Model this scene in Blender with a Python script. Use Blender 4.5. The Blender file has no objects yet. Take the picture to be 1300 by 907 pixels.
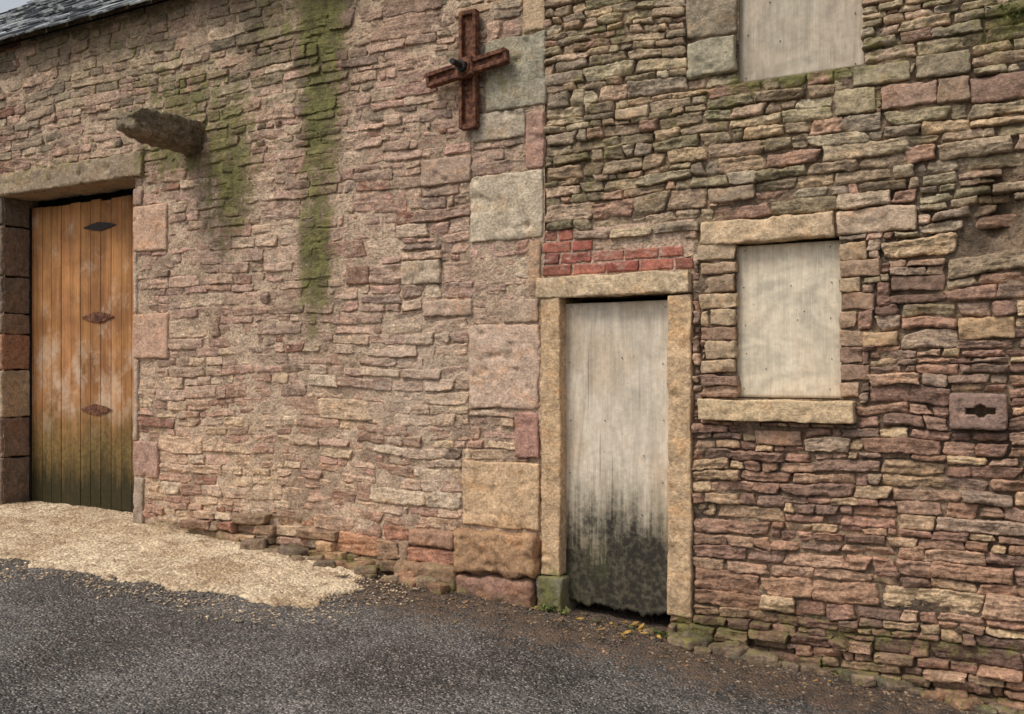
import bpy, bmesh, math, random
import numpy as np
from mathutils import Vector, Matrix, Euler
rng=np.random.RandomState(7); random.seed(7)
# ---------------------------------------------------------------- survey helpers
F=1200.0; TH=math.radians(29.2); D=5.5; CZ=1.6; HY=470.0
def W(x,y,d=0.0):
    a=math.atan((x-650)/F); b=a-TH
    u=(D-d)*math.tan(b); dep=(D-d)*math.cos(a)/math.cos(b)
    return u, CZ+(HY-y)/F*dep
def R(x0,x1,yt,yb,d=0.0):
    xm=(x0+x1)/2
    return (W(x0,0,d)[0],W(x1,0,d)[0],W(xm,yb,d)[1],W(xm,yt,d)[1])
GU=[-40,-9,-7.5,-6.84,-5,-2.84,-1.72,0,3,20]
GZ=[0.35,0.30,0.30,0.275,0.21,0.055,-0.03,-0.16,-0.30,-0.5]
def zg(u): return np.interp(u,GU,GZ)
def G(x,y):
    a=math.atan((x-650)/F); z=0.1
    for _ in range(12):
        dep=(CZ-z)*F/(y-HY); r=dep/math.cos(a); b=a-TH
        X=r*math.sin(b); Y=-D+r*math.cos(b); z=float(zg(X))
    return X,Y
def S(r,g,b):
    f=lambda c:(c/255/12.92 if c/255<=0.04045 else ((c/255+0.055)/1.055)**2.4)
    return (f(r),f(g),f(b))
def tone(C,ds=.36,gain=1.5):
    C=np.asarray(C,float); l=(C@np.array([.3,.59,.11]))[...,None]
    C=(C*(1-ds)+l*np.array([1.06,.985,.90])*ds)*gain*np.array([1.05,.99,.90])
    m=C.max(-1,keepdims=True)                       # soft shoulder that keeps the hue
    return C*np.where(m>.40,(.40+(1-np.exp(-(m-.40)/.22))*.22)/np.maximum(m,1e-6),1.0)
# ---------------------------------------------------------------- noise
T=rng.rand(64,64,64)
def vn(x,y,z=0.0):
    x,y,z=np.broadcast_arrays(np.asarray(x,float),np.asarray(y,float),np.asarray(z,float))
    xi=np.floor(x).astype(int); yi=np.floor(y).astype(int); zi=np.floor(z).astype(int)
    fx=x-xi; fy=y-yi; fz=z-zi
    fx=fx*fx*(3-2*fx); fy=fy*fy*(3-2*fy); fz=fz*fz*(3-2*fz)
    x0=xi%64;x1=(xi+1)%64;y0=yi%64;y1=(yi+1)%64;z0=zi%64;z1=(zi+1)%64
    c00=T[x0,y0,z0]*(1-fx)+T[x1,y0,z0]*fx; c10=T[x0,y1,z0]*(1-fx)+T[x1,y1,z0]*fx
    c01=T[x0,y0,z1]*(1-fx)+T[x1,y0,z1]*fx; c11=T[x0,y1,z1]*(1-fx)+T[x1,y1,z1]*fx
    return (c00*(1-fy)+c10*fy)*(1-fz)+(c01*(1-fy)+c11*fy)*fz
def fbm(x,y,z=0.0,o=3):
    s=0;a=0.5;t=0
    for i in range(o):
        s=s+a*vn(x*2**i+i*7.3,y*2**i+i*3.1,np.asarray(z)*2**i+i*1.7); t+=a; a*=0.5
    return s/t
# ---------------------------------------------------------------- stain and gap-shade maps (wall coordinates)
def blobs(L):
    out=[]
    for (x,y,rx,ry,s) in L:
        u,z=W(x,y); du=abs(W(x+rx,y)[0]-W(x-rx,y)[0])/2; dz=abs(W(x,y+ry)[1]-W(x,y-ry)[1])/2
        out.append((u,z,du,dz,s))
    return out
MOSS=blobs([(408,30,30,100,1.15),(406,150,24,110,1.15),(400,320,22,90,1.1),(370,30,70,60,.6),(290,200,34,100,1.05),(235,130,80,50,.8),(225,190,50,40,.8),
 (60,205,90,30,.5),(760,60,60,60,.42),(750,200,50,90,.4),(1000,98,110,14,.9),(1280,30,45,34,1.0),(920,140,90,30,.45),(1080,130,60,20,.45),
 (430,715,110,16,.6),(702,750,22,26,.9),(900,800,90,18,.7),(1120,808,250,18,.5),(640,90,50,50,.4),(150,60,120,60,.42),(870,200,80,60,.3),(1130,55,60,25,.5),(1220,30,90,40,.45)])
DARK=blobs([(1000,795,250,30,.6),(80,50,160,45,.6),(330,50,60,60,.5),(408,100,34,160,.9),(1262,255,30,50,1.0),(240,190,50,40,.6),(900,60,40,60,.4),  # the full-strength blob paints the shade of the open wall gap, others are stains
 (1150,210,150,40,.25),(760,130,50,100,.2),(450,725,130,18,.6),(1230,700,120,120,.15),(402,340,24,90,.75),(292,250,18,80,.7),(1250,330,60,60,.4),(1000,190,120,25,.2)])
LIME=blobs([(525,480,70,110,.9),(560,400,60,70,.6),(310,480,160,70,.5),(620,450,60,60,.6),(350,320,160,100,.45),(1110,285,70,30,.6),
 (480,240,120,90,.45),(640,330,40,60,.5),(640,250,50,40,.3),(530,600,80,50,.5),(250,600,90,40,.4),(1140,60,60,30,.5),(540,160,60,60,.4),(780,320,90,20,.5),(640,180,40,40,.4)])
PALE=blobs([(530,480,55,110,.42),(560,400,50,40,.3),(300,540,120,50,.15),(1120,290,60,30,.3),(620,470,60,50,.35),(470,640,120,20,.2)])
HOLE=blobs([(1263,268,20,42,1.0)])
def ev(L,u,z):
    u=np.asarray(u,float); m=np.zeros_like(u)
    for (a,b,c,d,s) in L:
        m=np.maximum(m,s*np.exp(-(((u-a)/c)**2+((z-b)/d)**2)*0.8))
    return m
# ---------------------------------------------------------------- mesh accumulator
class Acc:
    def __init__(s): s.v=[];s.f=[];s.c=[];s.sd=[];s.n=0;s.amp=[]
    def add(s,v,f,c,seed=0.0,amp=0.006):
        s.v.append(v); s.f.append(f+s.n); s.n+=len(v)
        s.c.append(np.tile(c,(len(v),1)) if np.ndim(c)==1 else c)
        s.sd.append(np.full(len(v),float(seed))); s.amp.append(np.full(len(v),float(amp)))
def make_mesh(name,V,Fq,col=None,mask=None,mat=None,parent=None,smooth=True,weld=False):
    me=bpy.data.meshes.new(name)
    V=np.asarray(V,dtype=np.float32);Fq=np.asarray(Fq,dtype=np.int32)
    k=Fq.shape[1]
    me.vertices.add(len(V)); me.vertices.foreach_set('co',V.ravel())
    me.loops.add(Fq.size); me.loops.foreach_set('vertex_index',Fq.ravel())
    me.polygons.add(len(Fq)); me.polygons.foreach_set('loop_start',np.arange(0,Fq.size,k,dtype=np.int32))
    me.polygons.foreach_set('use_smooth',np.full(len(Fq),smooth,dtype=bool))
    me.update(calc_edges=True)
    if col is not None:
        a=me.attributes.new('Col','FLOAT_COLOR','POINT'); a.data.foreach_set('color',np.hstack([col,np.ones((len(V),1))]).astype(np.float32).ravel())
    if mask is not None:
        a=me.attributes.new('Mask','FLOAT_COLOR','POINT'); a.data.foreach_set('color',np.hstack([mask,np.ones((len(V),1))]).astype(np.float32).ravel())
    if weld:
        bm=bmesh.new(); bm.from_mesh(me); bmesh.ops.remove_doubles(bm,verts=bm.verts,dist=2e-5); bm.to_mesh(me); bm.free()
    ob=bpy.data.objects.new(name,me); bpy.context.scene.collection.objects.link(ob)
    if mat: me.materials.append(mat)
    if parent: ob.parent=parent
    return ob
def empty(name):
    e=bpy.data.objects.new(name,None); bpy.context.scene.collection.objects.link(e); return e
def masks_for(V):
    u,z=V[:,0],V[:,2]
    m=np.stack([ev(MOSS,u,z),ev(DARK,u,z),ev(LIME,u,z)],1)
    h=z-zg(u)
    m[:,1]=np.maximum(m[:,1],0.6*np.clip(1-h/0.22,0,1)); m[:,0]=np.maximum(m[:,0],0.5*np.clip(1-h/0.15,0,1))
    return m
# ---------------------------------------------------------------- stone face
def stone(A,u0,u1,z0,z1,proud,col,r=0.014,res=0.013,jit=1.0,back=0.10,amp=0.006,disc=0.35):
    hw=(u1-u0)/2;hh=(z1-z0)/2;uc=(u0+u1)/2;zc=(z0+z1)/2
    if hw<0.008 or hh<0.008: return
    r=min(r,hh*0.6,hw*0.6)
    def axis(h,res):
        e=[h,h,h-0.13*r,h-0.45*r,h-r]
        n=max(1,int(round(2*(h-r)/res)))
        mid=np.linspace(-(h-r),h-r,n+1)
        return np.array([-q for q in e[:-1]]+list(mid)+e[:-1][::-1]), n+1+8
    ax,nx=axis(hw,res);az,nz=axis(hh,res*.75)
    Xg,Zg=np.meshgrid(ax,az,indexing='ij')
    I,J=np.meshgrid(np.arange(nx),np.arange(nz),indexing='ij')
    f=lambda d:np.sqrt(np.clip(1-(1-np.minimum(d/r,1))**2,0,1))
    Fv=f(hw-np.abs(Xg))*f(hh-np.abs(Zg))
    a=Xg/hw;b=Zg/hh
    gx,gz=rng.uniform(-1,1,2)*0.007*jit
    Y=-proud+(1-Fv)*r*1.2+gx*a+gz*b
    bk=(I==0)|(I==nx-1)|(J==0)|(J==nz-1)
    Y=np.where(bk,back,Y)
    cj=rng.uniform(-1,1,(4,2))*np.array([min(hh*0.5,hw*0.35),hh*0.22])*jit
    w=[(1-a)*(1-b)/4,(1+a)*(1-b)/4,(1-a)*(1+b)/4,(1+a)*(1+b)/4]
    k=disc*rng.uniform(0.1,1.2)*jit
    m=min(hh/hw,1.0)
    X2=Xg*np.sqrt(np.clip(1-k*b**4*m*0.6,0.2,1)); Z2=Zg*np.sqrt(np.clip(1-k*np.abs(a)**6*0.8,0.2,1))
    for i in range(4):
        X2=X2+w[i]*cj[i,0]; Z2=Z2+w[i]*cj[i,1]
    V=np.stack([uc+X2,Y,zc+Z2],-1).reshape(-1,3)
    idx=I*nz+J
    q=np.stack([idx[:-1,:-1],idx[1:,:-1],idx[1:,1:],idx[:-1,1:]],-1).reshape(-1,4)
    A.add(V,q,np.array(col),rng.uniform(0,60),amp)
def finish_stones(A,name,mat,parent,rects,warp=True,outline=1.0,gain=1.62):
    V=np.vstack(A.v);Fq=np.vstack(A.f);C=np.vstack(A.c);s=np.concatenate(A.sd);am=np.concatenate(A.amp)
    u,y,z=V[:,0].copy(),V[:,1].copy(),V[:,2].copy()
    y-=(fbm(u*13,z*19,s,3)-.5)*am*2.4
    st=fbm(u*9,z*55,s,2)*5; fr=st-np.floor(st); st=np.floor(st)+np.clip(fr*4-1.5,0,1)   # bedding-plane ledges
    y-=(st/5-.5)*am*1.7
    y-=(vn(u*60,z*75,s)-.5)*am*0.6+(vn(u*120,z*130,s)-.5)*am*0.35
    V[:,0]=u+((vn(u*20,z*20,s+9)-.5)*0.017+(vn(u*60,z*60,s+9)-.5)*0.010)*outline
    V[:,2]=z+((vn(u*11,z*20,s+19)-.5)*0.016+(vn(u*50,z*60,s+19)-.5)*0.009)*outline
    V[:,1]=y
    if warp:
        mk=np.ones(len(V))
        for (a,b,c,d) in rects:
            du=np.maximum(np.maximum(a-u,u-b),0);dz=np.maximum(np.maximum(c-z,z-d),0)
            mk=np.minimum(mk,np.clip(np.hypot(du*0.8,dz)/0.25,0,1))
        V[:,2]+=mk*((vn(u*0.8,z*0.8,3.3)-.5)*0.09+(vn(u*2.2,z*1.4,8.1)-.5)*0.022)
    C=C*(0.76+0.48*fbm(u*9,z*18,s,3))[:,None]
    return make_mesh(name,V,Fq,tone(C,gain=gain),masks_for(V),mat,parent)
# ---------------------------------------------------------------- rounded rough block
def block_geo(h,r,res):
    h=np.array(h,float); r=min(r,h.min()*0.8)
    axes=[]
    for k in range(3):
        n=max(1,int(round(2*(h[k]-r)/res)))
        mid=np.linspace(-(h[k]-r),h[k]-r,n+1)
        axes.append(np.array([-h[k],-h[k]+0.42*r]+list(mid)+[h[k]-0.42*r,h[k]]))
    Vs=[];Fs=[];n0=0
    for k in range(3):
        i,j=(k+1)%3,(k+2)%3
        for sg in (-1,1):
            A1,A2=np.meshgrid(axes[i],axes[j],indexing='ij')
            P=np.zeros(A1.shape+(3,));P[...,i]=A1;P[...,j]=A2;P[...,k]=sg*h[k]
            idx=np.arange(A1.size).reshape(A1.shape)+n0
            q=np.stack([idx[:-1,:-1],idx[1:,:-1],idx[1:,1:],idx[:-1,1:]],-1).reshape(-1,4)
            if sg<0:q=q[:,::-1]
            Vs.append(P.reshape(-1,3));Fs.append(q);n0+=A1.size
    P=np.vstack(Vs);Q=np.clip(P,-(h-r),h-r);dv=P-Q;l=np.linalg.norm(dv,axis=1,keepdims=True)
    return Q+r*dv/np.maximum(l,1e-9),np.vstack(Fs)
class Blocks(Acc): pass
def block(A,u0,u1,z0,z1,y0,y1,col,r=0.015,res=0.014,amp=0.008,rot=None,rawdef=None,chip=1.0):
    c=np.array([(u0+u1)/2,(y0+y1)/2,(z0+z1)/2])
    P,f=block_geo(((u1-u0)/2,(y1-y0)/2,(z1-z0)/2),r*.8,res)
    if rawdef: P=rawdef(P)
    s=rng.uniform(0,50)
    dx=np.stack([fbm(P[:,0]*7+s,P[:,1]*7,P[:,2]*7+k*9,4)-.5 for k in range(3)],1)
    P=P+dx*amp*2.4
    dx=np.stack([vn(P[:,0]*40+s,P[:,1]*40,P[:,2]*40+k*9)-.5 for k in range(3)],1)
    P=P+dx*amp*0.6
    ch=np.clip(fbm(P[:,0]*14+s,P[:,1]*14,P[:,2]*14+5,2)-.62,0,1)*chip      # chipped hollows
    P[:,1]+=ch*.09
    if rot is not None: P=P@np.array(rot.to_matrix()).T
    V=P+c
    n=len(V)
    C=np.tile(np.array(col),(n,1))*(0.78+0.44*fbm(V[:,0]*6,V[:,2]*6,V[:,1]*6+s,4))[:,None]
    A.add(V,f,C)
def finish_blocks(A,name,mat,parent,mm=None,gain=1.42):
    V=np.vstack(A.v)
    m=masks_for(V)
    if mm is not None: m=mm(V,m)
    return make_mesh(name,V,np.vstack(A.f),tone(np.vstack(A.c),.36,gain),m,mat,parent,weld=True)
# ---------------------------------------------------------------- material helpers
class N:
    def __init__(s,name):
        s.m=bpy.data.materials.new(name); s.m.use_nodes=True; s.t=s.m.node_tree; s.n=s.t.nodes; s.l=s.t.links
        s.b=s.n['Principled BSDF']; s.tc=s.n.new('ShaderNodeTexCoord').outputs['Object']
    def put(s,sock,v):
        if isinstance(v,bpy.types.NodeSocket): s.l.new(v,sock)
        elif isinstance(v,(tuple,list)) and len(v)==3 and sock.type=='RGBA': sock.default_value=(*v,1)
        else: sock.default_value=v
    def mp(s,sc,loc=(0,0,0)):
        n=s.n.new('ShaderNodeMapping'); s.l.new(s.tc,n.inputs['Vector']); n.inputs['Scale'].default_value=sc; n.inputs['Location'].default_value=loc; return n.outputs[0]
    def noise(s,scale,det=4,rough=0.55,vec=None,dist=0.0):
        n=s.n.new('ShaderNodeTexNoise'); s.l.new(vec or s.tc,n.inputs['Vector']); n.inputs['Scale'].default_value=scale
        n.inputs['Detail'].default_value=det; n.inputs['Roughness'].default_value=rough; n.inputs['Distortion'].default_value=dist; return n.outputs[0]
    def vor(s,scale,vec=None,feat='F1'):
        n=s.n.new('ShaderNodeTexVoronoi'); s.l.new(vec or s.tc,n.inputs['Vector']); n.inputs['Scale'].default_value=scale; n.feature=feat; return n
    def math(s,op,a,b=0.0,c=0.0,clamp=False):
        n=s.n.new('ShaderNodeMath'); n.operation=op; n.use_clamp=clamp; s.put(n.inputs[0],a); s.put(n.inputs[1],b)
        return n.outputs[0]
    def rng(s,v,a,b,c=0.0,d=1.0,smooth=False):
        n=s.n.new('ShaderNodeMapRange'); n.interpolation_type='SMOOTHSTEP' if smooth else 'LINEAR'
        s.put(n.inputs[0],v)
        for i,x in enumerate((a,b,c,d)): s.put(n.inputs[i+1],x)
        return n.outputs[0]
    def mix(s,f,a,b,bt='MIX'):
        n=s.n.new('ShaderNodeMix'); n.data_type='RGBA'; n.blend_type=bt; s.put(n.inputs[0],f); s.put(n.inputs[6],a); s.put(n.inputs[7],b); return n.outputs[2]
    def scale(s,c,f):
        n=s.n.new('ShaderNodeVectorMath'); n.operation='SCALE'; s.put(n.inputs[0],c); s.put(n.inputs['Scale'],f); return n.outputs[0]
    def attr(s,name):
        n=s.n.new('ShaderNodeAttribute'); n.attribute_name=name; return n
    def sep(s,v):
        n=s.n.new('ShaderNodeSeparateXYZ'); s.l.new(v,n.inputs[0]); return n.outputs
    def bump(s,h,dist,strength=1.0,nrm=None):
        n=s.n.new('ShaderNodeBump'); n.inputs['Distance'].default_value=dist; n.inputs['Strength'].default_value=strength; s.put(n.inputs['Height'],h)
        if nrm: s.l.new(nrm,n.inputs['Normal'])
        return n.outputs[0]
    def out(s,col,rough=0.85,nrm=None,spec=0.3,metal=0.0):
        s.put(s.b.inputs['Base Color'],col); s.put(s.b.inputs['Roughness'],rough); s.b.inputs['Specular IOR Level'].default_value=spec
        s.b.inputs['Metallic'].default_value=metal
        if nrm: s.l.new(nrm,s.b.inputs['Normal'])
        return s.m
def mat_masonry(name,strata=1.0,grain=1.0,rustf=0.25,limec=(192,170,150),bd=.017,limeb=0.0,cv=.45,pkf=.6):
    k=N(name); col=k.attr('Col').outputs['Color']; mk=k.sep(k.attr('Mask').outputs['Vector'])
    nA=k.noise(13,6,0.70); nB=k.noise(52,3,0.75); n2=k.noise(1.0,3,0.6,k.mp((9,9,80))); n4=k.noise(5,3,0.6,k.mp((1,1,1.6),(5,2,9)))
    b=k.math('MULTIPLY',k.rng(nA,.3,.7,1-cv,1+cv),k.rng(n2,.3,.7,1-.2*strata,1+.2*strata))
    b=k.math('MULTIPLY',b,k.rng(nB,.3,.7,1-.30*grain,1+.30*grain))
    c=k.scale(col,b)
    c=k.mix(k.rng(n4,.53,.68,0,rustf,True),c,k.mix(1.0,c,(1.25,.98,.72),'MULTIPLY'))
    c=k.mix(k.rng(n4,.45,.32,0,.45,True),c,k.mix(1.0,c,(.86,.86,.87),'MULTIPLY'))
    nl=k.noise(15,5,.74,k.mp((1,1,1.8),(3,3,3)))
    lf=k.rng(k.math('ADD',nl,k.math('MULTIPLY',mk[2],.24)),.59-limeb,.72-limeb,0,.70,True)
    c=k.mix(lf,c,k.scale(k.mix(0.0,S(*limec),S(*limec)),k.rng(nB,.3,.7,.7,1.2)))
    nd=k.noise(3.5,4,.65,k.mp((1,1,.7),(9,1,4)))
    df=k.rng(k.math('ADD',nd,k.math('MULTIPLY',mk[1],.50)),.55,.95,0,.78,True)
    c=k.mix(df,c,k.mix(1.0,c,(.34,.32,.28),'MULTIPLY'))
    nm=k.noise(10,5,.74,k.mp((1.3,1,.6),(1,8,2)))
    mf=k.rng(k.math('ADD',nm,k.math('MULTIPLY',mk[0],.40)),.62,.86,0,.85,True)
    gz=k.sep(k.n.new('ShaderNodeNewGeometry').outputs['Normal'])[2]
    mf2=k.math('MULTIPLY',k.rng(gz,.25,.8,0,1,True),k.rng(k.math('ADD',nm,k.math('MULTIPLY',mk[0],.5)),.54,.82,0,.75,True))
    mf=k.math('MAXIMUM',mf,mf2)
    c=k.mix(mf,c,k.mix(k.rng(nm,.32,.68),S(46,50,24),S(136,132,74)))
    pk=k.rng(k.noise(40,3,.65),.62,.70,0,pkf,True); c=k.mix(pk,c,k.mix(1.0,c,(.36,.34,.32),'MULTIPLY'))
    h=k.math('ADD',k.math('MULTIPLY',n2,.35*strata),k.math('MULTIPLY',nA,.9)); h=k.math('ADD',h,k.math('MULTIPLY',nB,.45*grain))
    return k.out(c,k.rng(nB,.3,.7,.7,.95),k.bump(h,bd,1.0),.3)
M_rub=mat_masonry('rubble_sandstone')
M_ash=mat_masonry('dressed_sandstone',.3,.9,.4,bd=.012,cv=.32,pkf=.45,limeb=-.02)
M_mor=mat_masonry('lime_mortar',.1,1.2,.1,bd=.02,cv=.35)
M_brk=mat_masonry('red_brick',.2,1.0,.1,(180,155,138),bd=.010,limeb=.02,cv=.35)
def mat_plain(name,c,rough=.8,var=.3,sc=20,bump=.004,metal=0,c2=None):
    k=N(name); n=k.noise(sc,6,.65); n2=k.noise(sc*9,3,.6)
    col=k.scale(k.mix(k.rng(n,.4,.62,0,1,True),S(*c),S(*(c2 or c))),k.math('MULTIPLY',k.rng(n,.3,.7,1-var,1+var),k.rng(n2,.3,.7,.85,1.15)))
    return k.out(col,rough,k.bump(k.math('ADD',n,k.math('MULTIPLY',n2,.4)),bump),.3,metal)
M_rust=mat_plain('rusted_iron',(86,54,42),.85,.45,28,.008,0,(122,82,60))
M_dark=mat_plain('dark_iron',(46,40,38),.7,.3,30,.004)
M_void=mat_plain('painted_interior_shade',(22,19,17),.95,.2,5)  # near-black colour paints in the darkness of the unlit void behind the openings
M_leaf=mat_plain('fallen_leaf',(190,152,70),.7,.3,30,.001,0,(124,90,50))
M_weed=mat_plain('weed_leaf',(78,92,42),.6,.3,15,.001,0,(104,112,56))
def mat_slate():
    k=N('slate'); n=k.noise(7,6,.6); n2=k.noise(60,4,.6); oi=k.attr('Col').outputs['Color']
    c=k.scale(oi,k.math('MULTIPLY',k.rng(n,.3,.7,.6,1.5),k.rng(n2,.3,.7,.8,1.2)))
    c=k.mix(k.rng(n,.50,.60,0,.8,True),c,S(206,208,206))
    return k.out(c,.30,k.bump(n2,.004),.7)
M_slate=mat_slate()
def mat_ply(name,base,dark,zlo=None,zhi=None,seed=0.0,wave=26,crk=.25,sc=(3.2,1,.75)):
    k=N(name); z=k.sep(k.tc)[2]
    nz=k.noise(1.0,3,.5,k.mp(sc,(seed,seed,seed*2)),.6)
    fig=k.math('SINE',k.math('MULTIPLY',nz,wave*3.0))
    fib=k.noise(1.0,4,.7,k.mp((150,20,5),(seed,0,0))); fib2=k.noise(1.0,4,.6,k.mp((34,8,1.4),(seed,0,3)))
    bl=k.noise(3.2,5,.65,k.mp((1,1,.7),(seed*3,1,2))); n5=k.noise(30,5,.65)
    b=k.math('MULTIPLY',k.rng(fig,-1,1,.86,1.05),k.rng(fib,.3,.7,.86,1.10)); b=k.math('MULTIPLY',b,k.rng(fib2,.3,.7,.88,1.10)); b=k.math('MULTIPLY',b,k.rng(bl,.3,.7,.76,1.20)); b=k.math('MULTIPLY',b,k.rng(n5,.3,.7,.84,1.12))
    c=k.scale(k.mix(k.rng(bl,.42,.62,0,1,True),S(*base),S(*dark)),b)
    c=k.mix(k.rng(n5,.62,.72,0,.4,True),c,S(116,100,80))
    crack=k.rng(k.noise(1.0,2,.4,k.mp((60,5,1.1),(seed,4,3))),.68,.74,0,crk,True)
    c=k.mix(crack,c,S(84,72,58)); rough=.8
    h=k.math('ADD',k.math('MULTIPLY',fib,.5),k.math('MULTIPLY',crack,-1.0))
    if zlo is not None:
        stk=k.noise(1.0,6,.75,k.mp((26,5,.9),(seed,1,1)))
        e=k.math('ADD',z,k.math('MULTIPLY',k.math('SUBTRACT',stk,.5),.8))
        e=k.math('ADD',e,k.math('MULTIPLY',k.math('SUBTRACT',bl,.5),.7)); e=k.math('ADD',e,k.math('MULTIPLY',k.math('SUBTRACT',n5,.5),.25))
        f1=k.rng(e,zhi,zlo,0,1)
        low=k.mix(k.rng(n5,.45,.68),S(26,24,21),S(88,82,66)); low=k.mix(k.rng(bl,.5,.64,0,.35,True),low,S(70,74,44))
        c=k.mix(k.rng(f1,0,.6,0,.6,True),c,k.mix(.35,S(122,112,84),k.scale(c,.6))); c=k.mix(k.rng(f1,.35,.9,0,.93,True),c,low)
    return k.out(c,rough,k.bump(h,.004,.9),.2)
M_plyw=mat_ply('weathered_plywood_window',(228,214,190),(210,192,168),seed=2.0,wave=12,crk=0.1,sc=(2.2,1,2.6))
M_plyu=mat_ply('weathered_plywood_upper',(206,194,174),(182,168,150),seed=6.0,wave=14,crk=.2,sc=(2.6,1,1.6))
M_plyd=mat_ply('weathered_door_board',(224,210,190),(196,178,156),.38,1.05,seed=4.0,wave=12,crk=.4)
def mat_plank():
    k=N('stained_door_timber'); x,y,z=k.sep(k.tc)
    fib=k.noise(1.0,4,.65,k.mp((120,20,2.5))); fib2=k.noise(1.0,4,.6,k.mp((22,5,.9),(2,0,3))); bl=k.noise(2.6,6,.65); n5=k.noise(26,6,.65)
    tint=k.attr('Col').outputs['Color']
    c=k.mix(k.rng(bl,.4,.62),S(184,132,84),S(152,106,68)); c=k.mix(1.0,c,tint,'MULTIPLY')
    c=k.scale(c,k.math('MULTIPLY',k.rng(fib,.3,.7,.76,1.16),k.rng(fib2,.3,.7,.74,1.2)))
    band=k.math('MULTIPLY',k.rng(z,.75,1.25,0,1,True),k.rng(z,2.45,1.5,0,1,True))
    sc=k.noise(1.0,8,.74,k.mp((3.2,4,2.6),(7,7,1)),.15)
    wf=k.rng(k.math('ADD',sc,k.math('MULTIPLY',band,.12)),.54,.76,0,.72,True); wf=k.math('MULTIPLY',wf,k.rng(z,.7,1.0))
    c=k.mix(wf,c,S(206,182,158))
    e=k.math('ADD',z,k.math('MULTIPLY',k.math('SUBTRACT',k.noise(1.0,6,.7,k.mp((12,5,1.6),(1,1,1))),.5),.8))
    c=k.mix(k.rng(e,1.40,.85,0,.80,True),c,k.mix(k.rng(n5,.4,.6),S(76,70,38),S(114,100,60)))
    c=k.mix(k.rng(e,.92,.50,0,.86,True),c,S(38,38,24))
    return k.out(c,.75,k.bump(fib,.004,.8),.2)
M_plank=mat_plank()
def mat_asphalt():
    k=N('asphalt'); mk=k.sep(k.attr('Mask').outputs['Vector'])
    v=k.vor(70); v2=k.vor(110); n=k.noise(1.1,5,.62); n2=k.noise(9,6,.7); n3=k.noise(160,2,.7)
    c=k.mix(k.rng(n,.38,.62,0,1,True),S(58,57,56),S(92,88,85))
    c=k.scale(c,k.rng(k.sep(v.outputs['Color'])[0],0,1,.30,1.8)); c=k.scale(c,k.rng(n3,.3,.7,.7,1.3)); c=k.scale(c,k.rng(n2,.3,.7,.65,1.35))
    c=k.mix(k.rng(k.sep(v2.outputs['Color'])[1],.84,.92,0,.75),c,S(176,168,158))
    c=k.mix(k.rng(k.math('ADD',n2,k.math('MULTIPLY',mk[0],.50)),.60,.85,0,.85,True),c,k.mix(k.rng(n2,.35,.65),S(60,48,39),S(116,94,76)))
    h=k.math('ADD',k.math('MULTIPLY',v.outputs['Distance'],-1.2),k.math('MULTIPLY',n3,.5))
    return k.out(c,k.rng(n,.4,.6,.28,.62),k.bump(h,.012,1.0),.5)
M_asp=mat_asphalt()
def mat_apron():
    k=N('worn_concrete'); v=k.vor(50); n=k.noise(2.2,7,.68); n2=k.noise(7,8,.78); n3=k.noise(150,2,.7)
    c=k.mix(k.rng(n,.38,.6,0,1,True),S(194,168,136),S(226,204,172)); c=k.scale(c,k.rng(k.sep(v.outputs['Color'])[0],0,1,.62,1.15)); c=k.scale(c,k.rng(n3,.3,.7,.75,1.15))
    c=k.mix(k.rng(n2,.50,.62,0,.7,True),c,S(132,106,82))
    h=k.math('ADD',k.math('MULTIPLY',n2,-.8),k.math('MULTIPLY',v.outputs['Distance'],-.7))
    return k.out(c,.8,k.bump(h,.016,1.0),.25)
M_apr=mat_apron()
M_earth=mat_plain('open_ground',(84,80,68),.9,.25,2,.01,0,(92,94,66))
# ---------------------------------------------------------------- buildings
barn=empty('stone_barn'); cott=empty('stone_cottage')
UJ=W(692,300)[0]      # junction of the two buildings
ULEFT=-11.0; URIGHT=2.6; ZTOP=4.78
uG0,uG1=-8.62,-6.78
G_TOP=W(84,239)[1]
garage=(uG0,uG1,-1.0,G_TOP)
dr=R(714,849,378,790); door=(dr[0],dr[1],-1.0,W(780,376)[1])
win=R(935,1065,305,506); win2=R(938,1095,-150,93)
EXL=[garage]; EXR=[door,win,win2]
A_bl=Blocks(); A_br=Blocks()
def BL(x0,x1,yt,yb,col,y0=-0.02,y1=0.30,ex=True,**k):
    r=R(x0,x1,yt,yb); g=0.005
    block(A_bl,r[0]+g,r[1]-g,r[2]+g,r[3]-g,y0,y1,S(*col),**k)
    if ex: EXL.append(r)
def BR(x0,x1,yt,yb,col,y0=-0.02,y1=0.30,ex=True,**k):
    r=R(x0,x1,yt,yb); g=0.005
    block(A_br,r[0]+g,r[1]-g,r[2]+g,r[3]-g,y0,y1,S(*col),**k)
    if ex: EXR.append(r)
r=R(-25,184,209,239); r=(-9.25,r[1],r[2],r[3]); block(A_bl,r[0],r[1],r[2]+.003,r[3]-.006,-0.045,0.36,S(130,112,90),r=.02,amp=.016); EXL.append(r)
for (x1,yt,yb,c) in [(182,240,262,(140,116,106)),(214,262-2,320,(180,142,118)),(176,320,398,(176,156,140)),(215,398,456,(176,136,114)),(177,456,560,(150,130,116)),(203,560,606,(154,118,106)),(184,606,676,(142,126,114))]:
    rr=R(170,x1,yt,yb); rr=(uG1,rr[1],rr[2],rr[3]); block(A_bl,rr[0]+.002,rr[1]-.006,rr[2]+.005,rr[3]-.005,-0.025,0.36,S(*c),r=.02,amp=.009); EXL.append(rr)
ys=[236,286,350,398,424,470,531,582,650]; cs=[(90,80,72),(104,86,74),(98,84,74),(112,92,78),(132,92,68),(142,124,102),(108,84,74),(100,82,72)]
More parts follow.
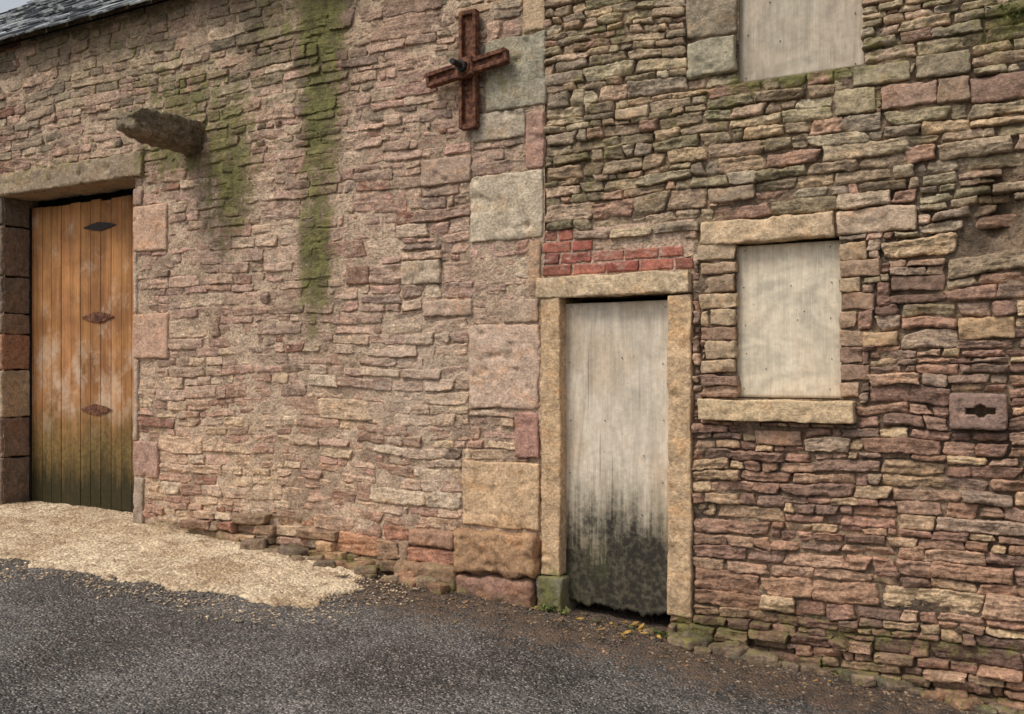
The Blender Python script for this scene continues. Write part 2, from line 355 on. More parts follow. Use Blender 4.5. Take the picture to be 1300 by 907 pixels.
for i in range(8):
    z1=W(8,ys[i])[1]; z0=W(8,ys[i+1])[1]; w=.34 if i%2 else .5
    block(A_bl,uG0-w,uG0-.002,z0+.006,z1-.006,-0.025,0.36,S(*cs[i]),r=.022,amp=.014); EXL.append((uG0-w,uG0,z0,z1))
q=[(664,694,-60,42,(176,148,114)),(617,694,46,139,(134,130,114)),(668,692,141,214,(148,110,98)),(597,691,220,306,(174,160,140)),(671,688,306,378,(150,122,98)),
 (596,686,412,520,(180,150,132)),(655,686,523,583,(152,106,94)),(588,687,586,671,(194,158,116)),(640,686,380,411,(150,126,108)),(600,668,141,178,(148,136,120)),
 (535,600,200,235,(150,124,108)),(510,560,330,362,(166,146,126)),(440,470,338,362,(122,88,70)),(538,600,380,402,(164,136,118))]
for (a,b,c,d,col) in q: BL(a,b,c,d,col,y0=-.022,r=.016,res=.013,amp=.012)
BL(584,688,673,728,(148,110,72),y0=-.11,r=.045,amp=.026,res=.014)
BL(584,686,731,790,(138,98,82),y0=-.10,r=.045,amp=.026)
BL(511,588,713,745,(132,102,74),y0=-.13,r=.035,amp=.024)
BL(523,583,672,694,(142,104,80),y0=-.07,r=.03,amp=.018)
BR(683,879,347,376,(184,160,126),y0=-.05,r=.014,amp=.013)
block(A_br,W(690,0)[0],W(714,0)[0],W(700,730)[1]+.004,W(700,378)[1]-.003,-.035,.30,S(184,150,108),r=.012,amp=.008); EXR.append((W(689,0)[0],W(714,0)[0],W(700,730)[1],W(700,378)[1]))
block(A_br,W(687,0)[0],W(718,0)[0],-.25,W(700,730)[1]-.004,-.07,.30,S(106,102,82),r=.02,amp=.014); EXR.append((W(687,0)[0],W(718,0)[0],-.3,W(700,730)[1]))
block(A_br,W(849,0)[0],W(879,0)[0],W(864,782)[1],W(864,374)[1]-.003,-.03,.30,S(180,148,108),r=.012,amp=.008); EXR.append((W(848,0)[0],W(880,0)[0],W(864,782)[1],W(864,374)[1]))
BR(889,1061,275,307,(186,158,122),y0=-.03,r=.018,amp=.014)
BR(1062,1166,262,296,(170,144,120),y0=-.02,r=.018,amp=.014)
BR(890,1088,507,536,(194,166,124),y0=-.085,r=.012,amp=.010)
BR(873,936,50,97,(136,132,112),y0=-.03,r=.02,amp=.014)
BR(870,936,-20,47,(126,114,96),y0=-.01,r=.02,amp=.014)
ys=[310,332,348,372,392,414,432,456,474,505]
for i in range(8):
    x0=[886,888,893,889,900,889,896,890][i]; c=random.choice([(156,132,102),(144,118,92),(162,138,110),(132,108,86),(128,98,78)])
    BR(x0,935,ys[i],ys[i+1],c,y0=-.012,r=.012,amp=.014,res=.012)
ys=[305,330,352,372,395,418,440,462,484,505]
for i in range(9):
    x1=[1100,1118,1094,1112,1090,1108,1096,1104,1092][i]; c=random.choice([(148,118,94),(138,108,86),(148,122,98),(132,102,84),(154,130,100)])
    BR(1065,x1,ys[i],ys[i+1],c,y0=-.012,r=.012,amp=.014,res=.012)
for (a,b,c,d,col) in [(1060,1112,112,145,(142,128,98)),(1118,1192,105,137,(148,116,100)),(1190,1235,98,132,(132,108,88)),(1232,1330,92,128,(126,96,82)),(1095,1142,420,440,(170,136,96)),(1160,1232,68,98,(124,112,90)),
   (1215,1290,402,432,(156,124,86)),(1080,1155,82,108,(128,118,92)),(780,826,135,150,(158,138,112)),(900,960,236,256,(136,116,96)),(960,1020,545,566,(132,102,84)),(1130,1200,350,372,(118,90,76))]:
    BR(a,b,c,d,col,y0=-.02,r=.014,amp=.016,res=.012)
rs=R(1205,1281,498,546); sl=R(1226,1264,517,526)
def carve(P):
    cu,cz=(rs[0]+rs[1])/2,(rs[2]+rs[3])/2
    uu=P[:,0]+cu; zz=P[:,2]+cz
    ins=(uu>sl[0])&(uu<sl[1])&(zz>sl[2])&(zz<sl[3])&(P[:,1]<-.12)
    rd=((uu-(sl[0]+sl[1])/2)**2+(zz-(sl[2]+sl[3])/2)**2<.032**2)&(P[:,1]<-.12)
    P=P.copy(); P[ins|rd,1]+=.09; return P
block(A_br,rs[0]+.006,rs[1]-.006,rs[2]+.006,rs[3]-.006,-.05,.25,S(122,96,88),r=.02,res=.0055,amp=.008,rawdef=carve); EXR.append(rs)
# brick infill
A_bk=Acc()
rows=[(289,302,688,727),(304.5,317.5,688,752),(320,333,688,868),(335,347,688,880)]
zc0=W(780,347)[1]
redp=[(156,70,54),(142,62,50),(164,84,64),(124,60,50),(148,78,60),(132,76,62)]
bh=.066
for i,(yt,yb,x0,x1) in enumerate(rows[::-1]):
    ua=W(x0,0)[0]; ub=W(x1,0)[0]; z0=zc0+.004+i*(bh+.010); z1=z0+bh
    EXR.append((ua,ub,z0-.008,z1+.004))
    p=ua-(0.10 if i%2 else 0)+.008
    while p<ub-.03:
        bl_=.215+rng.uniform(-.008,.006); e=min(p+bl_,ub); s0=max(p,ua+.006)
        if e-s0>.03: stone(A_bk,s0,e,z0+rng.uniform(-.003,.003),z1+rng.uniform(-.003,.003),.008+rng.uniform(-.006,.006),S(*redp[rng.randint(6)]),r=.007,res=.014,jit=.3,amp=.004,disc=.1)
        p+=bl_+.011
finish_stones(A_bk,'brick_infill',M_brk,cott,[],warp=False,outline=.45,gain=1.25)
# ---------------------------------------------------------------- rubble courses
PL=dict(
 main=[(152,122,106),(162,130,112),(140,112,98),(166,140,120),(148,118,102),(124,100,88),(172,144,122),(152,114,100),(148,114,102),(136,110,92)],
 top=[(128,110,92),(110,96,80),(140,120,98),(146,118,100),(120,106,86),(134,108,92)],
 low=[(160,124,102),(174,144,116),(150,112,94),(166,136,112),(140,106,88),(156,120,104),(182,152,120)],
 base=[(156,104,70),(144,92,70),(132,102,76),(164,126,86),(112,90,72)],
 rtop=[(132,112,90),(118,102,80),(146,120,94),(114,102,76),(150,124,104),(136,102,84),(128,116,88),(144,126,100),(122,108,92),(150,138,112)],
 rlow=[(126,92,78),(138,104,88),(112,82,70),(144,112,90),(156,130,100),(120,94,80),(142,104,82),(130,104,90),(110,86,74),(136,112,96)],
 rlb=[(134,96,78),(124,90,76),(142,108,86),(150,120,90),(114,86,74),(138,100,76)])
def pick(side,u,z):
    if rng.rand()<float(ev(PALE,u,z)): return np.array(S(*[(184,158,136),(174,146,126),(188,164,138)][rng.randint(3)]))*rng.uniform(.85,1.05)
    if side=='L':
        h=z+rng.normal(0,.25)
        P=PL['top'] if h>3.9 else PL['main'] if h>1.5 else PL['low']
        if z<.45 and u>-5.8 and rng.rand()<.8: P=PL['base']
        if rng.rand()<.02: return np.array(S(182,160,136))
        if rng.rand()<.02: return np.array(S(118,78,62))
    else:
        h=z+rng.normal(0,.22)
        P=PL['rtop'] if h>2.25 else PL['rlow'] if h>1.1 else PL['rlb']
        if rng.rand()<.04: return np.array(S(170,142,106))
    c=np.array(S(*P[rng.randint(len(P))]))
    return np.clip(c*rng.uniform(.76,1.20)*(1+rng.uniform(-.03,.03,3)),0,1)
def masonry(A,side,ua,ub,zlo,zhi,rects):
    z=zlo
    while z<zhi:
        H=rng.uniform(.14,.20) if side=='L' else rng.uniform(.11,.16)
        zt=min(z+H,zhi)
        act=[r for r in rects if r[3]>z+.004 and r[2]<zt-.004]
        cuts=sorted(set([ua,ub]+[c for r in act for c in(r[0],r[1]) if ua<c<ub]))
        segs=[]
        for a,b in zip(cuts[:-1],cuts[1:]):
            if b-a<.002: continue
            m=(a+b)/2; free=[(z,zt)]
            for r in act:
                if r[0]<m<r[1]:
                    nf=[]
                    for (p,q_) in free:
                        if r[2]>p: nf.append((p,min(q_,r[2])))
                        if r[3]<q_: nf.append((max(p,r[3]),q_))
                    free=[(p,q_) for p,q_ in nf if q_-p>.001]
            for fr in free:
                if segs and any(abs(s[1]-a)<1e-6 and s[2]==fr for s in segs):
                    for s in segs:
                        if abs(s[1]-a)<1e-6 and s[2]==fr: s[1]=b
                else: segs.append([a,b,fr])
        for (a,b,(p,q_)) in segs:
            x=a
            while x<b-1e-4:
                sec=rng.uniform(.35,1.5); e=x+sec
                if b-e<.25: e=b
                hgt=q_-p
                tgt=(.084 if side=='L' else .066)*rng.uniform(.7,1.35)
                n=max(1,int(round(hgt/tgt)))
                if hgt<.018: x=e; continue
                w=rng.uniform(.65,1.35,n); w=w/w.sum()*hgt; zz=p
                for hh in w:
                    sx=x
                    while sx<e-1e-4:
                        L=hh*rng.uniform(1.5,5.0) if rng.rand()>.10 else hh*rng.uniform(.8,1.3)
                        L=min(max(L,.06),.50); se=sx+L
                        if e-se<.08: se=e
                        uc=(sx+se)/2; zc=zz+hh/2
                        gap=(rng.uniform(.002,.007) if side=='L' else rng.uniform(.001,.006))
                        if side=='L': pr=.002+rng.uniform(-.007,.013); amp=rng.uniform(.005,.011); rr=rng.uniform(.006,.012)
                        else: pr=.005+rng.uniform(-.014,.022); amp=rng.uniform(.008,.016); rr=rng.uniform(.008,.016)
                        g=float(zg(uc))
                        if side=='L' and zc<g+.22 and uc>-6: pr+=rng.uniform(.02,.09)
                        if side=='R' and zc<g+.18: pr+=rng.uniform(.0,.06)
                        hole=float(ev(HOLE,uc,zc)); pr-=.06*hole
                        skip=((rng.rand()<(.006 if side=='L' else .014)) and L<.2) or rng.rand()<hole*.5
                        if zc>g-.18 and not skip and hh>.016:
                            stone(A,sx+gap,se-gap,zz+gap*.8,zz+hh-gap*.8,pr,pick(side,uc,zc),r=rr,res=.0125 if side=='L' else .010,amp=amp,back=.16 if side=='R' else .10)
                        sx=se
                    zz+=hh
                x=e
        z=zt
AL=Acc(); masonry(AL,'L',ULEFT,UJ,-.1,ZTOP,EXL); finish_stones(AL,'rubble_walling',M_rub,barn,EXL)
AR=Acc(); masonry(AR,'R',UJ,URIGHT,-.55,ZTOP,EXR); finish_stones(AR,'rubble_walling_front',M_rub,cott,EXR)
finish_blocks(A_bl,'dressed_quoins_and_lintels',M_ash,barn); finish_blocks(A_br,'dressed_surrounds',M_ash,cott)
def mortar(name,ua,ub,za,zb,side,rects,parent):
    res=.012
    us=np.linspace(ua,ub,int((ub-ua)/res)); zs=np.linspace(za,zb,int((zb-za)/res))
    U,Z=np.meshgrid(us,zs,indexing='ij')
    n=fbm(U*9,Z*9,2.2,4)-.5; n2=vn(U*45,Z*45,5)-.5; big=fbm(U*1.3,Z*1.3,7,2)
    if side=='L': Y=.003+n*.034+n2*.007-(big-.5)*.018; c1=np.array(S(178,156,136)); c2=np.array(S(138,118,102))
    else: Y=.018+n*.040+n2*.008-(big-.5)*.02; c1=np.array(S(124,106,88)); c2=np.array(S(76,64,54)); Y=Y+.09*ev(HOLE,U,Z)
    t=np.clip((fbm(U*4,Z*4,11,3)-.35)/.3,0,1)[...,None]
    C=(c1*t+c2*(1-t)).reshape(-1,3)
    if side=='R':
        b=R(688,880,285,350); ins=((U>b[0])&(U<b[1])&(Z>b[2]-.02)&(Z<b[3]))
        Y=np.where(ins,.002+n*.01+n2*.006,Y); C[ins.ravel()]=np.array(S(168,144,128))
    V=np.stack([U,Y,Z],-1).reshape(-1,3); idx=np.arange(U.size).reshape(U.shape)
    q_=np.stack([idx[:-1,:-1],idx[1:,:-1],idx[1:,1:],idx[:-1,1:]],-1).reshape(-1,4)
    cu=(U[:-1,:-1]+res/2).ravel(); cz=(Z[:-1,:-1]+res/2).ravel(); keep=np.ones(len(q_),bool)
    for r in rects: keep&=~((cu>r[0]-.004)&(cu<r[1]+.004)&(cz>r[2]-.004)&(cz<r[3]+.004))
    make_mesh(name,V,q_[keep],tone(C,.2,1.38),masks_for(V),M_mor,parent)
mortar('mortar_bed',ULEFT,UJ,-.1,ZTOP,'L',[garage],barn)
mortar('mortar_bed_front',UJ,URIGHT,-.55,ZTOP,'R',[door,win,win2],cott)
def box(name,x0,x1,y0,y1,z0,z1,mat,parent=None,bev=0.0,roty=0.0):
    bm=bmesh.new(); bmesh.ops.create_cube(bm,size=1.0)
    bmesh.ops.scale(bm,vec=(x1-x0,y1-y0,z1-z0),verts=bm.verts); bmesh.ops.translate(bm,vec=((x0+x1)/2,(y0+y1)/2,(z0+z1)/2),verts=bm.verts)
    if bev: bmesh.ops.bevel(bm,geom=bm.edges[:],offset=bev,segments=2,affect='EDGES',profile=.5)
    if roty: bmesh.ops.rotate(bm,cent=(0,0,0),matrix=Matrix.Rotation(roty,3,'Y'),verts=bm.verts)
    me=bpy.data.meshes.new(name); bm.to_mesh(me); bm.free(); ob=bpy.data.objects.new(name,me); bpy.context.scene.collection.objects.link(ob)
    me.materials.append(mat)
    if parent: ob.parent=parent
    return ob
box('wall_core',ULEFT+.01,UJ-.01,.42,6,-.3,ZTOP-.05,M_void,barn); box('wall_core_front',UJ+.01,URIGHT-.01,.42,6,-.6,ZTOP-.05,M_void,cott)
box('gable_wall',URIGHT-.02,URIGHT+.02,.0,6.02,-.6,ZTOP-.04,M_earth,cott)
def roof(name,ua,ub,parent):
    A=Acc(); pitch=math.radians(37); cs,sn=math.cos(pitch),math.sin(pitch)
    for r_ in range(22):
        u=ua-(.14 if r_%2 else 0)+rng.uniform(-.02,.02)
        while u<ub:
            w=rng.uniform(.22,.36); s0=-.03+r_*.21+rng.uniform(-.03,.03); s1=s0+.44
            th=rng.uniform(.012,.022); lift=.030+rng.uniform(0,.016)
            P=np.array([[a,b,c] for a in(u+.004,u+w-.004) for b in(s0,s1) for c in(0,1)],float)
            P[:,1]+=rng.uniform(-.014,.014)*np.sign(P[:,0]-u-w/2)
            t=(P[:,1]-s0)/.42; nn=(lift*(1-t)+.002)+P[:,2]*th
            y=-.15+P[:,1]*cs-nn*sn; z=4.62+P[:,1]*sn+nn*cs
            V=np.stack([P[:,0],y,z],1)
            f=np.array([[0,1,3,2],[4,6,7,5],[0,4,5,1],[2,3,7,6],[0,2,6,4],[1,5,7,3]])
            base=np.array(S(*[(106,110,114),(70,72,78),(176,180,182),(56,56,62)][rng.randint(4)]))
            A.add(V,f,base*rng.uniform(.8,1.2)); u+=w
    V=np.vstack(A.v); make_mesh(name,V,np.vstack(A.f),np.clip(np.vstack(A.c),0,1),None,M_slate,parent,smooth=False)
    L=22*.21+.2
    me=bpy.data.meshes.new(name+'_deck'); me.from_pydata([(ua,-.10,4.63),(ub,-.10,4.63),(ub,-.10+L*cs,4.63+L*sn),(ua,-.10+L*cs,4.63+L*sn)],[],[(0,1,2,3)])
    o=bpy.data.objects.new(name+'_deck',me); bpy.context.scene.collection.objects.link(o); me.materials.append(M_void); o.parent=parent
roof('slate_roof',ULEFT,UJ,barn); roof('slate_roof_front',UJ,URIGHT+.1,cott)
# ---------------------------------------------------------------- boards
def board(name,u0,u1,z0,z1,y,mat,parent,ragged=0.0,bow=.004,th=.018,res=.012,raggedtop=0.0):
    us=np.linspace(u0,u1,max(2,int((u1-u0)/res))); zs=np.linspace(0,1,max(2,int((z1-z0)/(res*1.6))))
    U,K=np.meshgrid(us,zs,indexing='ij')
    lo=z0+ragged*(fbm(us*9,us*0+3,2,3)+.35*(vn(us*70,us*0,4)-.5))[:,None]
    hi=z1-raggedtop*fbm(us*3,us*0+9,2,2)[:,None]
    Z=lo+(hi-lo)*K
    Y=y+(fbm(U*2.2,Z*1.5,4,2)-.5)*bow*2
    if ragged: Y=Y+(vn(U*60,Z*3,6)-.5)*.014*np.clip((.6-Z)/.4,0,1)
    fr=np.stack([U,Y,Z],-1).reshape(-1,3); bk=fr+np.array([0,th,0]); n=len(fr)
    idx=np.arange(U.size).reshape(U.shape)
    q1=np.stack([idx[:-1,:-1],idx[1:,:-1],idx[1:,1:],idx[:-1,1:]],-1).reshape(-1,4); q2=q1[:,::-1]+n
    def strip(e): return np.stack([e[:-1],e[:-1]+n,e[1:]+n,e[1:]],-1)
    q3=np.vstack([strip(idx[:,0]),strip(idx[:,-1])[:,::-1],strip(idx[0,:])[:,::-1],strip(idx[-1,:])])
    return make_mesh(name,np.vstack([fr,bk]),np.vstack([q1,q2,q3]),None,None,mat,parent,smooth=True)
z_dt=W(780,382)[1]
board('door_board',door[0]-.015,door[1]+.015,W(780,782)[1],z_dt,.055,M_plyd,cott,ragged=.07,raggedtop=.01)
board('window_board',win[0]-.02,win[1]+.02,win[2]+.002,win[3]-.012,.06,M_plyw,cott,bow=.008)
board('upper_window_board',win2[0]-.02,win2[1]+.02,win2[2]+.004,win2[3]+.02,.06,M_plyu,cott)
bm=bmesh.new()
def disc(u,z,y,r): bmesh.ops.create_cone(bm,cap_ends=True,segments=8,radius1=r,radius2=r*.7,depth=.006,matrix=Matrix.Translation((u,y,z))@Matrix.Rotation(math.pi/2,4,'X'))
for b,y in((win,.055),(door,.050),(win2,.055)):
    lo=max(b[2],.5)
    for i in range(5):
        for u in(b[0]+.035,b[1]-.05): disc(u+random.uniform(-.01,.01),lo+.05+(b[3]-lo-.1)*i/4+random.uniform(-.03,.03),y,.0036)
    for i in range(4): disc(random.uniform(b[0]+.08,b[1]-.08),random.uniform(lo+.1,b[3]-.1),y,.0038)
me=bpy.data.meshes.new('board_nails'); bm.to_mesh(me); bm.free(); o=bpy.data.objects.new('board_nails',me); bpy.context.scene.collection.objects.link(o); me.materials.append(M_dark); o.parent=cott
# barn plank door
yD=.30; A=Acc(); u=uG0-.12; dz0=W(100,643,-.30)[1]; dz1=W(100,258,-.30)[1]
while u<uG1+.02:
    w=.143; P,f=block_geo(((w-.006)/2,.018,(dz1-dz0)/2),.004,.5)
    V=P+np.array([u+w/2,yD+rng.uniform(-.003,.003),(dz0+dz1)/2+rng.uniform(-.012,.012)]); t=rng.uniform(.84,1.15)
    A.add(V,f,np.clip(np.array([t,t*rng.uniform(.95,1.03),t*.98]),0,2)); u+=w
make_mesh('plank_door',np.vstack(A.v),np.vstack(A.f),np.vstack(A.c),None,M_plank,barn,smooth=False)
box('door_back',uG0-.2,uG1+.1,.335,.36,dz0-.1,dz1+.0,M_void,barn)
box('door_frame_post',uG0-.06,uG0+.012,.26,.31,dz0,dz1,M_void,barn,.004)
def diamond(x,y,w,h,mat):
    u,z=W(x,y,-yD); bm=bmesh.new()
    pts=[(-w/2,0),(-w*.18,-h*.38),(w*.02,-h/2),(w*.22,-h*.36),(w/2,0),(w*.30,h*.30),(-w*.04,h/2),(-w*.28,h*.28)]
    vs=[bm.verts.new((u+a,yD-.019,z+b)) for a,b in pts]; fc=bm.faces.new(vs)
    ex=bmesh.ops.extrude_face_region(bm,geom=[fc]); bmesh.ops.translate(bm,verts=[g for g in ex['geom'] if isinstance(g,bmesh.types.BMVert)],vec=(0,-.012,0))
    for dx in(-.3,0,.3): bmesh.ops.create_uvsphere(bm,u_segments=8,v_segments=6,radius=.010,matrix=Matrix.Translation((u+dx*w,yD-.03,z))@Matrix.Diagonal((1,.6,1,1)))
    bmesh.ops.recalc_face_normals(bm,faces=bm.faces[:])
    me=bpy.data.meshes.new('iron_strap_plate'); bm.to_mesh(me); bm.free(); o=bpy.data.objects.new('iron_strap_plate',me); bpy.context.scene.collection.objects.link(o); me.materials.append(mat); o.parent=barn
diamond(129,288,.46,.080,M_dark); diamond(127,403,.46,.10,M_rust); diamond(125,520,.44,.10,M_rust)
# ---------------------------------------------------------------- corbel
A=Blocks(); uc,zt=W(247,157); wz=.25
def corb(P):
    P=P.copy(); t=np.clip((.40-P[:,1]-.12)/.68,0,1)
    k=1-.32*t**1.5-.25*np.clip((t-.82)/.18,0,1)**1.5; top=wz/2
    P[:,2]=top-(top-P[:,2])*k-.03*np.clip((t-.8)/.2,0,1)**2-.045*t
    P[:,0]*=1-.10*t; return P
block(A,uc-.12,uc+.12,zt-wz,zt,-.68,.12,S(118,104,84),r=.035,amp=.034,rawdef=corb,chip=1.8)
finish_blocks(A,'stone_corbel',M_rub,None,lambda V,m:np.stack([np.full(len(V),.30),np.full(len(V),.42),np.full(len(V),.2)],1),gain=1.2)
# ---------------------------------------------------------------- iron cross
cross=empty('iron_cross_wall_anchor'); cu,cz=W(601,92)
ROT=0.0
def part(name,x0,x1,y0,y1,z0,z1,bev=.005,mat=M_rust):
    return box(name,x0,x1,y0,y1,z0,z1,mat,cross,bev,ROT)
hv=.39; hw=.31
part('vertical_plate',-.055,.055,-.040,-.016,-hv,hv); part('vertical_rib_1',-.068,-.042,-.075,-.018,-hv-.005,hv+.005); part('vertical_rib_2',.042,.068,-.075,-.018,-hv-.005,hv+.005)
part('vertical_cap_1',-.06,.06,-.070,-.017,hv-.02,hv+.012); part('vertical_cap_2',-.06,.06,-.070,-.017,-hv-.012,-hv+.02)
ROT=math.radians(-7)
part('horizontal_plate',-hw,hw,-.085,-.045,-.030,.030); part('horizontal_rib_1',-hw-.004,hw+.004,-.108,-.047,.020,.050); part('horizontal_rib_2',-hw-.004,hw+.004,-.108,-.047,-.050,-.020)
part('horizontal_cap_1',-hw-.012,-hw+.014,-.102,-.046,-.045,.045); part('horizontal_cap_2',hw-.014,hw+.012,-.102,-.046,-.045,.045)
part('boss_plate',-.07,.07,-.125,-.05,-.066,.066,.012)
for nm,r,d0,d1,sg in(('nut',.042,-.165,-.118,6),('bolt',.020,-.26,-.1,12),('washer',.055,-.134,-.12,16)):
    bm=bmesh.new(); bmesh.ops.create_cone(bm,cap_ends=True,segments=sg,radius1=r,radius2=r,depth=d1-d0,matrix=Matrix.Translation((0,(d0+d1)/2,0))@Matrix.Rotation(math.pi/2,4,'X'))
    me=bpy.data.meshes.new(nm); bm.to_mesh(me); bm.free(); o=bpy.data.objects.new(nm,me); bpy.context.scene.collection.objects.link(o); me.materials.append(M_dark if nm!='washer' else M_rust); o.parent=cross
cross.location=(cu,-.01,cz)
# ---------------------------------------------------------------- ground
def gz(U,Y): return zg(U)+(fbm(U*.8,Y*.8,3,2)-.5)*.03*np.clip(-Y/1.0,0,1)
def grid(name,x0,x1,y0,y1,rx,ry,off,mat,keep=None,rough=.006,maskf=None):
    U,Y=np.meshgrid(np.linspace(x0,x1,rx),np.linspace(y0,y1,ry),indexing='ij')
    Z=gz(U,Y)+off+(fbm(U*14,Y*14,5,3)-.5)*rough+(vn(U*70,Y*70,5)-.5)*rough*.6
    if keep is not None:
        K=keep(U,Y); Z=np.where(K>0,Z+np.minimum(K*.3,.012)-.012+.004,Z-.03)
    V=np.stack([U,Y,Z],-1).reshape(-1,3); idx=np.arange(U.size).reshape(U.shape)
    q_=np.stack([idx[:-1,:-1],idx[1:,:-1],idx[1:,1:],idx[:-1,1:]],-1).reshape(-1,4)
    if keep is not None:
        kf=K.ravel(); q_=q_[(kf[q_].max(1)>0)]
    m=maskf(U,Y).reshape(-1,1) if maskf else np.zeros((U.size,1))
    return make_mesh(name,V,q_,None,np.hstack([m,m*0,m*0]),mat)
dirt=lambda U,Y:np.clip(1-(-Y-.15)/.9,0,1)*np.clip((U+6.2)/1.0,0,1)
grid('asphalt_road',-9.6,2.6,-5.2,.40,620,300,0.0,M_asp,maskf=dirt,rough=.010)
me=bpy.data.meshes.new('ground'); s=400
xs=[-s,-60,-9.7,-5,0,2.7,60,s]; ysg=[-s,-60,-5.3,.5,60,s]
vv=[];ff=[]
for x in xs:
    for y in ysg: vv.append((x,y,float(zg(x))-.035))
n=len(ysg)
for i in range(len(xs)-1):
    for j in range(n-1): ff.append((i*n+j,(i+1)*n+j,(i+1)*n+j+1,i*n+j+1))
me.from_pydata(vv,[],ff); o=bpy.data.objects.new('ground',me); bpy.context.scene.collection.objects.link(o); me.materials.append(M_earth)
grid('lane',-40,30,-7.5,-5.19,140,12,-.012,M_asp,rough=.002); grid('lane.001',-40,-9.58,-5.21,0.4,80,30,-.012,M_asp,rough=.002)
poly=[G(-150,640),G(-150,690),G(0,712),G(120,728),G(240,752),G(330,771),G(400,768),G(452,752),G(474,737),G(440,728)]
poly=[(-12,.4)]+[(-12,poly[1][1])]+poly[2:]+[(-4.3,.02),(-4.9,.4)]
def inside(U,Y):
    n=len(poly); ins=np.zeros(U.shape,bool); dist=np.full(U.shape,9.)
    for i in range(n):
        (x1,y1),(x2,y2)=poly[i],poly[(i+1)%n]
        c=((y1>Y)!=(y2>Y))&(U<(x2-x1)*(Y-y1)/((y2-y1)+1e-12)+x1); ins^=c
        t=np.clip(((U-x1)*(x2-x1)+(Y-y1)*(y2-y1))/((x2-x1)**2+(y2-y1)**2),0,1)
        dist=np.minimum(dist,np.hypot(U-x1-t*(x2-x1),Y-y1-t*(y2-y1)))
    return np.where(ins,dist,-dist)+(fbm(U*5,Y*5,8,5)-.5)*.5
grid('concrete_apron',-9.6,-3.4,-3.2,.34,620,360,.016,M_apr,keep=inside,rough=.020)
# ---------------------------------------------------------------- loose rubble, gravel, leaves, weeds
A=Blocks()
def loose(u,y,s,c,sx=1.5):
    h=s*rng.uniform(.5,.8); z=float(zg(u))
    block(A,u-s*sx/2,u+s*sx/2,z-h*.3,z+h*.8,y-s*.5,y+s*.5,S(*c),r=s*.25,amp=s*.16,res=.014,rot=Euler((rng.uniform(-.15,.15),rng.uniform(-.15,.15),rng.uniform(-.6,.6))),chip=0)
cols=[(124,102,82),(148,106,78),(108,90,76),(98,90,72),(136,112,90)]
for x in range(345,585,15):
    u=W(x+rng.uniform(-6,6),0)[0]; loose(u,-.10-rng.uniform(0,.10),rng.uniform(.06,.15),cols[rng.randint(5)])
for x in list(range(868,1000,12)):
    u=W(x,0)[0]; loose(u,-.08-rng.uniform(0,.16),rng.uniform(.05,.12),cols[rng.randint(5)],1.7)
for x in range(1010,1400,22):
    u=W(x,0)[0]; loose(u,-.06-rng.uniform(0,.08),rng.uniform(.05,.10),cols[rng.randint(5)],1.7)
for x in range(720,850,22):
    u=W(x,0)[0]; loose(u,.0-rng.uniform(0,.1),rng.uniform(.025,.05),cols[rng.randint(5)],1.4)
finish_blocks(A,'loose_rubble',M_rub,None,lambda V,m:m*np.array([.7,.6,0]),gain=1.15)
ico=np.array([[0,0,1],[.89,0,.45],[.28,.85,.45],[-.72,.53,.45],[-.72,-.53,.45],[.28,-.85,.45],[.72,.53,-.45],[-.28,.85,-.45],[-.89,0,-.45],[-.28,-.85,-.45],[.72,-.53,-.45],[0,0,-1]])
icf=np.array([[0,1,2],[0,2,3],[0,3,4],[0,4,5],[0,5,1],[1,6,2],[2,7,3],[3,8,4],[4,9,5],[5,10,1],[6,7,2],[7,8,3],[8,9,4],[9,10,5],[10,6,1],[11,7,6],[11,8,7],[11,9,8],[11,10,9],[11,6,10]])
A=Acc()
def peb(u,y,s,c,dz=0.0):
    P=ico*rng.uniform(.6,1.3,(12,1))*s*np.array([1.2,1,.6])
    a=rng.uniform(0,6.28); P=P@np.array([[math.cos(a),math.sin(a),0],[-math.sin(a),math.cos(a),0],[0,0,1]])
    A.add(P+np.array([u,y,float(zg(u))+dz+s*.25]),icf,np.array(S(*c))*rng.uniform(.7,1.2))
for i in range(3000):
    u=rng.uniform(-6.2,.8); y=-.05-abs(rng.normal(0,.28)); peb(u,y,rng.uniform(.003,.012),[(140,124,106),(100,92,84),(150,120,90),(84,76,68)][rng.randint(4)])
K=0
while K<2800:
    u=rng.uniform(-9,-3.5); y=rng.uniform(-3,-.1); d=float(inside(np.array([u]),np.array([y]))[0])
    if -.36<d<.06: peb(u,y,rng.uniform(.003,.011),[(206,184,154),(176,154,128),(110,100,90)][rng.randint(3)],.006); K+=1
V=np.vstack(A.v); C=np.vstack(A.c); make_mesh('gravel',V,np.vstack(A.f),C,np.zeros((len(V),3)),M_rub,None,smooth=False)
def leafmesh(name,items,mat):
    vs=[];fs=[]
    for (x,y,z,s,ax,az,cur) in items:
        M=Matrix.Translation((x,y,z))@Euler((ax,rng.uniform(-.5,.5),az)).to_matrix().to_4x4()
        o=len(vs)
        for t,w in((0,.04),(.25,.32),(.55,.42),(.85,.2),(1,.02)):
            for sd in(-1,0,1): vs.append(tuple(M@Vector((sd*w*s*.5,t*s,(cur*t*t*s)+(.12*s*w if sd else 0)))))
        for i in range(4):
            for j in range(2): a=o+i*3+j; fs.append((a,a+1,a+4,a+3))
    me=bpy.data.meshes.new(name); me.from_pydata(vs,[],fs); ob=bpy.data.objects.new(name,me); bpy.context.scene.collection.objects.link(ob); me.materials.append(mat)
L=[]
for i in range(34):
    X,Y=G(rng.normal(812,28),rng.normal(801,8)); L.append((X,min(Y,-.06),float(zg(X))+.025,rng.uniform(.035,.07),rng.uniform(-.3,.3),rng.uniform(0,6.28),rng.uniform(-.3,.4)))
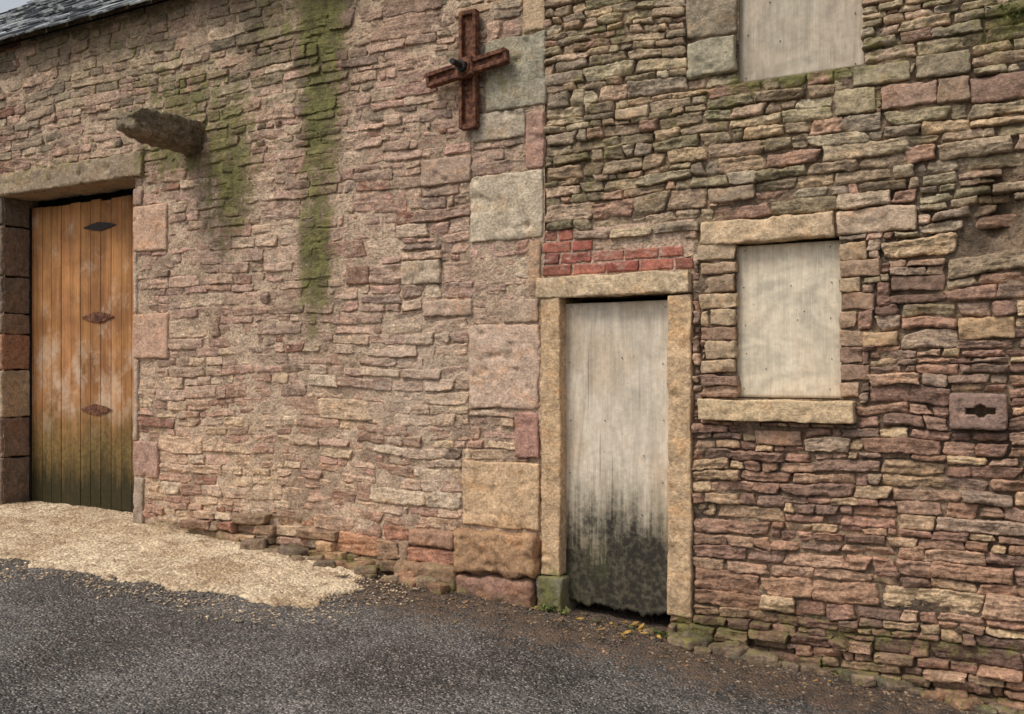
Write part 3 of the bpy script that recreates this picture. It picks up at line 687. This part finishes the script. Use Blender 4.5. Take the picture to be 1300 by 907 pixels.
for i in range(40):
    u=rng.uniform(-5.8,.5); L.append((u,-.06-abs(rng.normal(0,.15)),float(zg(u))+.02,rng.uniform(.015,.035),rng.uniform(-.3,.3),rng.uniform(0,6.28),.2))
leafmesh('fallen_leaves',L,M_leaf)
def tuft(name,L0,n,s,spread):
    L=[]
    for (u,y,z) in L0:
        for i in range(n): L.append((u+rng.normal(0,spread),y+rng.normal(0,spread*.5),z+rng.normal(0,spread*.4),rng.uniform(.5,1)*s,rng.uniform(.3,1.4),rng.uniform(0,6.28),rng.uniform(-.6,.1)))
    leafmesh(name,L,M_weed)
pts=[]
for x in (470,478,560,700,706,722,842,852,885,905,960,1060): u=W(x,0)[0]; pts.append((u,-.09,float(zg(u))+.01))
tuft('grass_tufts',pts,14,.05,.02)
u,z=W(1285,24); tuft('wall_plant',[(u,-.02,z),(u+.06,-.02,z-.05),(u-.04,-.02,z+.06),(u+.1,-.02,z+.03)],18,.035,.03)
# ---------------------------------------------------------------- light, sky, camera
w=bpy.data.worlds.new('World'); bpy.context.scene.world=w; w.use_nodes=True; nt=w.node_tree
sky=nt.nodes.new('ShaderNodeTexSky'); sky.sky_type='NISHITA'; sky.sun_disc=False; sky.sun_elevation=math.radians(55); sky.sun_rotation=math.radians(205); sky.dust_density=4; sky.air_density=1.2
hs=nt.nodes.new('ShaderNodeHueSaturation'); hs.inputs['Saturation'].default_value=.30; nt.links.new(sky.outputs[0],hs.inputs['Color']); nt.links.new(hs.outputs[0],nt.nodes['Background'].inputs[0]); nt.nodes['Background'].inputs[1].default_value=.15
sd=bpy.data.lights.new('sun','SUN'); sd.energy=1.5; sd.angle=math.radians(12); sd.color=(1,.93,.82)
so=bpy.data.objects.new('sun',sd); bpy.context.scene.collection.objects.link(so)
az=math.radians(205); el=math.radians(55); dv=Vector((math.sin(az)*math.cos(el),math.cos(az)*math.cos(el),math.sin(el)))
so.rotation_euler=dv.to_track_quat('Z','Y').to_euler()
cd=bpy.data.cameras.new('camera'); cd.sensor_width=36; cd.lens=36*F/1300; cd.shift_y=(HY-453.5)/1300; cd.clip_end=1500; cd.clip_start=.05
co=bpy.data.objects.new('camera',cd); bpy.context.scene.collection.objects.link(co); co.location=(0,-D,CZ); co.rotation_euler=(math.pi/2,0,TH)
bpy.context.scene.camera=co
bpy.context.scene.view_settings.view_transform='Standard'; bpy.context.scene.view_settings.look='None'; bpy.context.scene.view_settings.exposure=0
